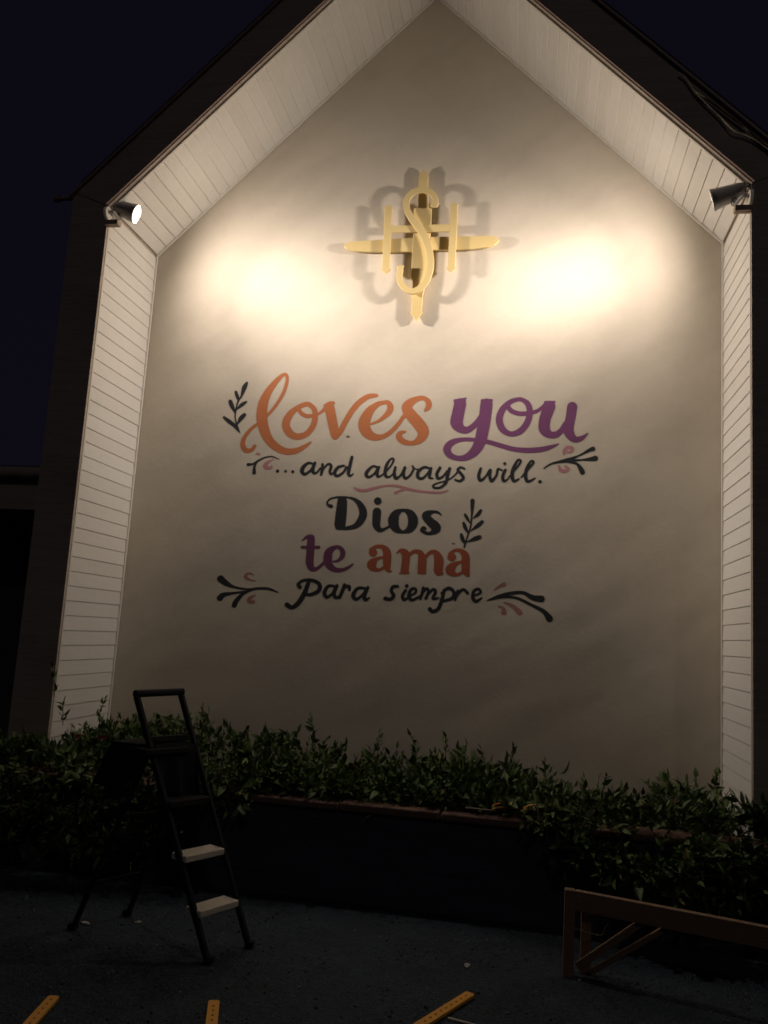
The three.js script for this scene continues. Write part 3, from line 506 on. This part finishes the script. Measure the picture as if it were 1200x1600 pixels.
shrub('rounded green shrub at the right corner spilling down the planter front', 1.42, 2.66, 820, 75,
  [[1112, 1205, 0.55, 0.17, 6], [1122, 1212, 0.6, 0.14, 5], [1095, 1215, 0.55, 0.13, 4], [1030, 1222, 0.5, 0.1, 4], [1060, 1222, 0.5, 0.1, 4]],
  [[1072, 1336, 1.42, 0.15, 1, 0.062, Y], [1090, 1295, 1.4, -0.5, -1, 0.07, GL], [1045, 1365, 1.4, -0.8, 0.4, 0.06, PALE], [1065, 1352, 1.4, 0.6, 0.8, 0.05, PALE], [1092, 1375, 1.4, 0.1, -1, 0.05, PALE], [925, 1372, 1.36, 0.2, -1, 0.04, PALE]]);

// ------------------------------------------------------------------ stepladder with a dark cloth hung in it
{
  const t = thing('stepladder', 'black frame stepladder with pale treads standing before the shrubs', 'stepladder');
  const fl = V(-0.49, 0.0, 2.20), frr = V(-0.375, 0.0, 1.945), hl = V(-0.995, 1.208, 2.19), hr = V(-0.855, 1.215, 1.965);
  const up = V(0, 0, 1), on = (a, b, y) => a.clone().lerp(b, (y - a.y) / (b.y - a.y));
  part('rail', bar(fl, hl, 0.026, 0.036, 0.006, up), BLACKM, t); part('rail', bar(frr, hr, 0.026, 0.036, 0.006, up), BLACKM, t);
  part('handle', rod(hl.clone().add(V(-0.005, 0.012, 0.012)), hr.clone().add(V(0.005, 0.012, -0.012)), 0.019, 0.019, 14), BLACKPL, t);
  part('cross_rail', bar(on(fl, hl, 1.0), on(frr, hr, 1.0), 0.02, 0.03, 0.004), BLACKPL, t);
  const bl = V(-1.30, 0, 2.02), br = V(-1.14, 0, 1.74), jl = on(fl, hl, 0.96), jr = on(frr, hr, 0.96);
  part('rear_leg', bar(bl, jl, 0.024, 0.03, 0.006, up), BLACKM, t); part('rear_leg', bar(br, jr, 0.024, 0.03, 0.006, up), BLACKM, t);
  for (const q of [0.25, 0.6]) part('rear_brace', bar(on(bl, jl, q), on(br, jr, q), 0.012, 0.02, 0.003), BLACKM, t);
  const tread = (y, m) => { const a = on(fl, hl, y), b = on(frr, hr, y), d = b.clone().sub(a).normalize(); return part('tread', bar(a.addScaledVector(d, 0.012).add(V(-0.02, 0, 0)), b.addScaledVector(d, -0.012).add(V(-0.02, 0, 0)), 0.11, 0.032, 0.005), m, t); };
  tread(0.215, PALEWOOD); tread(0.455, PALEWOOD); tread(0.70, BLACKPL);
  part('top_step', bar(on(fl, hl, 0.945).add(V(-0.1, 0, 0)), on(frr, hr, 0.945).add(V(-0.1, 0, 0)), 0.24, 0.03, 0.006), BLACKPL, t);
  for (const p of [fl, frr, bl, br]) part('foot_cap', boxAt(p.x - 0.022, p.x + 0.022, 0.001, 0.035, p.z - 0.02, p.z + 0.02, 0.006), BLACKPL, t);
  // draped cloth: a wavy sheet folded over the top step, hanging to both sides
  const n = 18, rows = 16, pos = [], idx = [];
  for (let j = 0; j <= rows; j++) for (let i = 0; i <= n; i++) {
    const u = i / n, v = j / rows - 0.42, a = Math.abs(v), side = Math.sign(v);
    const across = jl.clone().lerp(jr, 0.03 + 0.94 * u), drop = Math.max(0, a - 0.12);
    const x = across.x - 0.10 + side * (Math.min(a, 0.12) * 1.0 + drop * (side < 0 ? 0.26 : 0.10)) + 0.016 * Math.sin(u * 14 + side) * drop * 3, y = 0.985 - drop * (0.88 + 0.12 * Math.sin(u * 7 + 2 * side)) - 0.05 * Math.pow(2 * u - 1, 2) * (a < 0.12 ? 0.2 : 0.0);
    pos.push(x, y, across.z + 0.02 * Math.sin(u * 9 + v * 4) * drop);
  }
  for (let j = 0; j < rows; j++) for (let i = 0; i < n; i++) { const a = j * (n + 1) + i; idx.push(a, a + 1, a + n + 2, a, a + n + 2, a + n + 1); }
  const g = new THREE.BufferGeometry(); g.setAttribute('position', new THREE.Float32BufferAttribute(pos, 3)); g.setIndex(idx); g.computeVertexNormals();
  single('draped_cloth', 'black cloth hanging over the top of the stepladder', 'cloth', g, CLOTH);
}

// ------------------------------------------------------------------ wooden bench, its left end in view
{
  const t = thing('bench', 'brown wooden bench frame with a diagonal brace at the lower right', 'bench');
  const y = 0.405, E = (p) => V(1.165 + p[0], p[1], 1.77 + p[2]), Z = V(0, 0, 1), leg = (x, z, w, d, h) => part('leg', bar(E([x, 0, z]), E([x, h, z]), d, w, 0.004, V(1, 0, 0)), WOOD, t);
  leg(0.029, 0, 0.052, 0.045, y); leg(0.115, -0.07, 0.05, 0.04, y - 0.11); leg(1.55, 0.43, 0.052, 0.045, y); leg(1.47, 0.33, 0.05, 0.04, y - 0.11);
  part('apron', bar(E([0.057, y - 0.048, 0.0]), E([1.62, y - 0.048, 0.44]), 0.036, 0.094, 0.004), WOOD, t);
  part('brace', bar(E([0.075, 0.045, -0.02]), E([0.372, 0.312, 0.06]), 0.03, 0.034, 0.004), WOOD, t);
  part('brace', bar(E([0.14, 0.03, -0.01]), E([0.485, 0.31, 0.085]), 0.03, 0.026, 0.004), WOOD, t);
  const w = tube([E([0.05, 0.235, 0.03]), E([0.12, 0.222, 0.034]), E([0.175, 0.218, 0.036]), E([0.188, 0.225, 0.037]), E([0.198, 0.26, 0.038]), E([0.212, 0.272, 0.039])], 0.0022, 24);
  single('wire', 'thin bent wire sticking out from the bench leg', 'wire', w, CORD);
}

// ------------------------------------------------------------------ perforated orange strips and small things on the ground
function strip(label, a, b, wid) {
  const L = a.distanceTo(b), d = b.clone().sub(a).normalize();
  const t = thing('orange_strip', label, 'strip', [a.x, 0, a.z], 0, 'perforated orange strips on the ground');
  const s = new THREE.Shape(); s.moveTo(0, -wid / 2); s.lineTo(L - 0.008, -wid / 2); s.lineTo(L, -wid / 2 + 0.008); s.lineTo(L, wid / 2 - 0.008); s.lineTo(L - 0.008, wid / 2); s.lineTo(0, wid / 2); s.closePath();
  for (let x = 0.03; x < L - 0.02; x += 0.042) { const h = new THREE.Path(); h.absellipse(x, 0, 0.009, 0.0065, 0, Math.PI * 2, true); s.holes.push(h); }
  const g = new THREE.ExtrudeGeometry(s, { depth: 0.012, bevelEnabled: true, bevelThickness: 0.0015, bevelSize: 0.0015, bevelSegments: 1, curveSegments: 10 });
  g.applyMatrix4(new THREE.Matrix4().makeBasis(d, V(-d.z, 0, d.x).negate(), V(0, 1, 0)).setPosition(0, 0.006, 0));
  part('plate', g, ORANGEPL, t);
  const under = boxAt(0, L - 0.01, 0.002, 0.005, -wid / 2 + 0.004, wid / 2 - 0.004, 0.001); under.applyMatrix4(new THREE.Matrix4().makeBasis(d, V(0, 1, 0), V(-d.z, 0, d.x)));
  part('backing', under, BLACKPL, t);
}
strip('perforated orange strip slanting in from the lower left corner', atY(40, 1612, 0), atY(84, 1563, 0), 0.045);
strip('perforated orange strip pointing straight up beside the lower left centre', atY(326, 1640, 0), atY(334, 1570, 0), 0.045);
strip('longest perforated orange strip lying between the ladder and the bench', atY(640, 1618, 0), atY(735, 1558, 0), 0.045);
{
  const a = atY(700, 1591, 0.006), b = atY(760, 1606, 0.006);
  single('stick', 'thin pale stick lying against the longest orange strip', 'stick', rod(a, b, 0.006, 0.0045, 7), PALEWOOD);
}
// litter and pebbles
function chip(px, py, s, m, label, category) {
  const p = atY(px, py, 0.006), g = new THREE.DodecahedronGeometry(1, 0); g.scale(s, s * 0.25, s * 0.6); g.rotateY(rr(0, 6)); g.translate(p.x, s * 0.2, p.z);
  single('litter', label, category, g, m);
}
const LIGHTBIT = mat([0.42, 0.42, 0.40], 0.8);
chip(730, 1508, 0.028, LIGHTBIT, 'pale flat scrap on the ground left of the bench', 'litter');
chip(905, 1530, 0.014, LIGHTBIT, 'tiny pale scrap at the foot of the bench leg', 'litter');
chip(133, 1442, 0.03, LIGHTBIT, 'small pale scrap on the dark ground at the far left', 'litter');
chip(216, 1440, 0.022, LIGHTBIT, 'small pale scrap by the rear leg of the stepladder', 'litter');
{
  const g = new THREE.IcosahedronGeometry(1, 0), N = 3800, im = new THREE.InstancedMesh(g, mat([1, 1, 1], 0.95), N), M = new THREE.Matrix4(), c = new THREE.Color();
  for (let i = 0; i < N; i++) {
    const s = 0.0028 + 0.006 * Math.pow(rnd(), 4), x = rr(-2.6, 3), z = rr(1.25, 3.6);
    M.compose(V(x, s * 0.35, z), new THREE.Quaternion().setFromEuler(new THREE.Euler(rr(0, 6), rr(0, 6), rr(0, 6))), V(s, s * 0.7, s * 1.2)); im.setMatrixAt(i, M);
    const k = Math.pow(rnd(), 3) * 0.22 + 0.05; im.setColorAt(i, c.setRGB(k * 0.9, k, k * 1.1));
  }
  im.name = 'gravel'; im.userData = { kind: 'stuff', label: 'fine grit scattered over the dark ground', category: 'gravel' }; shade(im); scene.add(im);
}
// dead leaves and a twig on the coping
{
  const Z = 1.125, DEAD = mat([0.72, 0.30, 0.08], 0.8), DEAD2 = mat([0.80, 0.50, 0.18], 0.8);
  const lf = (px, py, ang, s, m, label) => {
    const p = atZ(px, py, Z), g = leafGeo(s, s * 0.15, 0.6, 0.12); g.rotateX(-Math.PI / 2 + 0.25); g.rotateY(ang); g.translate(p.x, p.y, p.z);
    single('dead_leaf', label, 'leaf', g, m);
  };
  lf(766, 1266, -1.45, 0.15, DEAD2, 'curled tan dead leaf at the left of the heap on the coping');
  lf(768, 1260, -0.9, 0.10, DEAD, 'small rust brown leaf standing up behind the tan one on the coping');
  lf(812, 1268, -1.5, 0.20, DEAD, 'long orange dead leaf at the right of the heap on the coping');
  lf(816, 1263, -1.45, 0.17, DEAD2, 'pale edged dead leaf lying on the long orange leaf');
  single('twig', 'thin pale twig lying on the coping beside the dead leaves', 'twig', rod(atZ(727, 1262, Z), atZ(776, 1267, Z), 0.005, 0.004, 6), CORD);
}
// loose cable on the right roof edge, stub on the left eave corner
{
  const P = (x, y, o = 0.05) => atZ(x, y, D + o);
  const t = thing('cable', 'pale loose double cable sagging along the right roof edge', 'cable');
  part('strand', tube([P(1062, 114), P(1072, 122), P(1088, 145), P(1105, 163), P(1125, 182), P(1148, 204, 0.06), P(1165, 210, 0.055), P(1185, 222), P(1215, 245)], 0.0065, 50), CORD, t);
  part('strand', tube([P(1088, 143, 0.055), P(1108, 157), P(1130, 173), P(1155, 192), P(1178, 211), P(1200, 228), P(1225, 246)], 0.008, 40), CORD, t);
  const s = thing('pipe_stub', 'short dark pipe stub sticking out at the left eave corner', 'pipe');
  const a = atZ(122, 309, D - 0.1), b = atZ(88, 311, D - 0.1);
  part('pipe', rod(a.clone().add(V(0.06, 0, 0)), b, 0.018, 0.018, 12), DARKTRIM, s);
  part('end_cap', rod(b.clone().add(V(0.03, 0, 0)), b.clone().add(V(-0.012, 0, 0)), 0.026, 0.026, 14), DARKTRIM, s);
  part('flange', rod(a.clone().add(V(0.0, 0, 0)), a.clone().add(V(-0.016, 0, 0)), 0.042, 0.042, 14), DARKTRIM, s);
}

// ------------------------------------------------------------------ draw
const renderer = new THREE.WebGLRenderer({ antialias: true });
renderer.setSize(W, H);
renderer.toneMapping = THREE.LinearToneMapping;
renderer.toneMappingExposure = EXPOSURE;
renderer.shadowMap.enabled = true;
renderer.render(scene, camera);
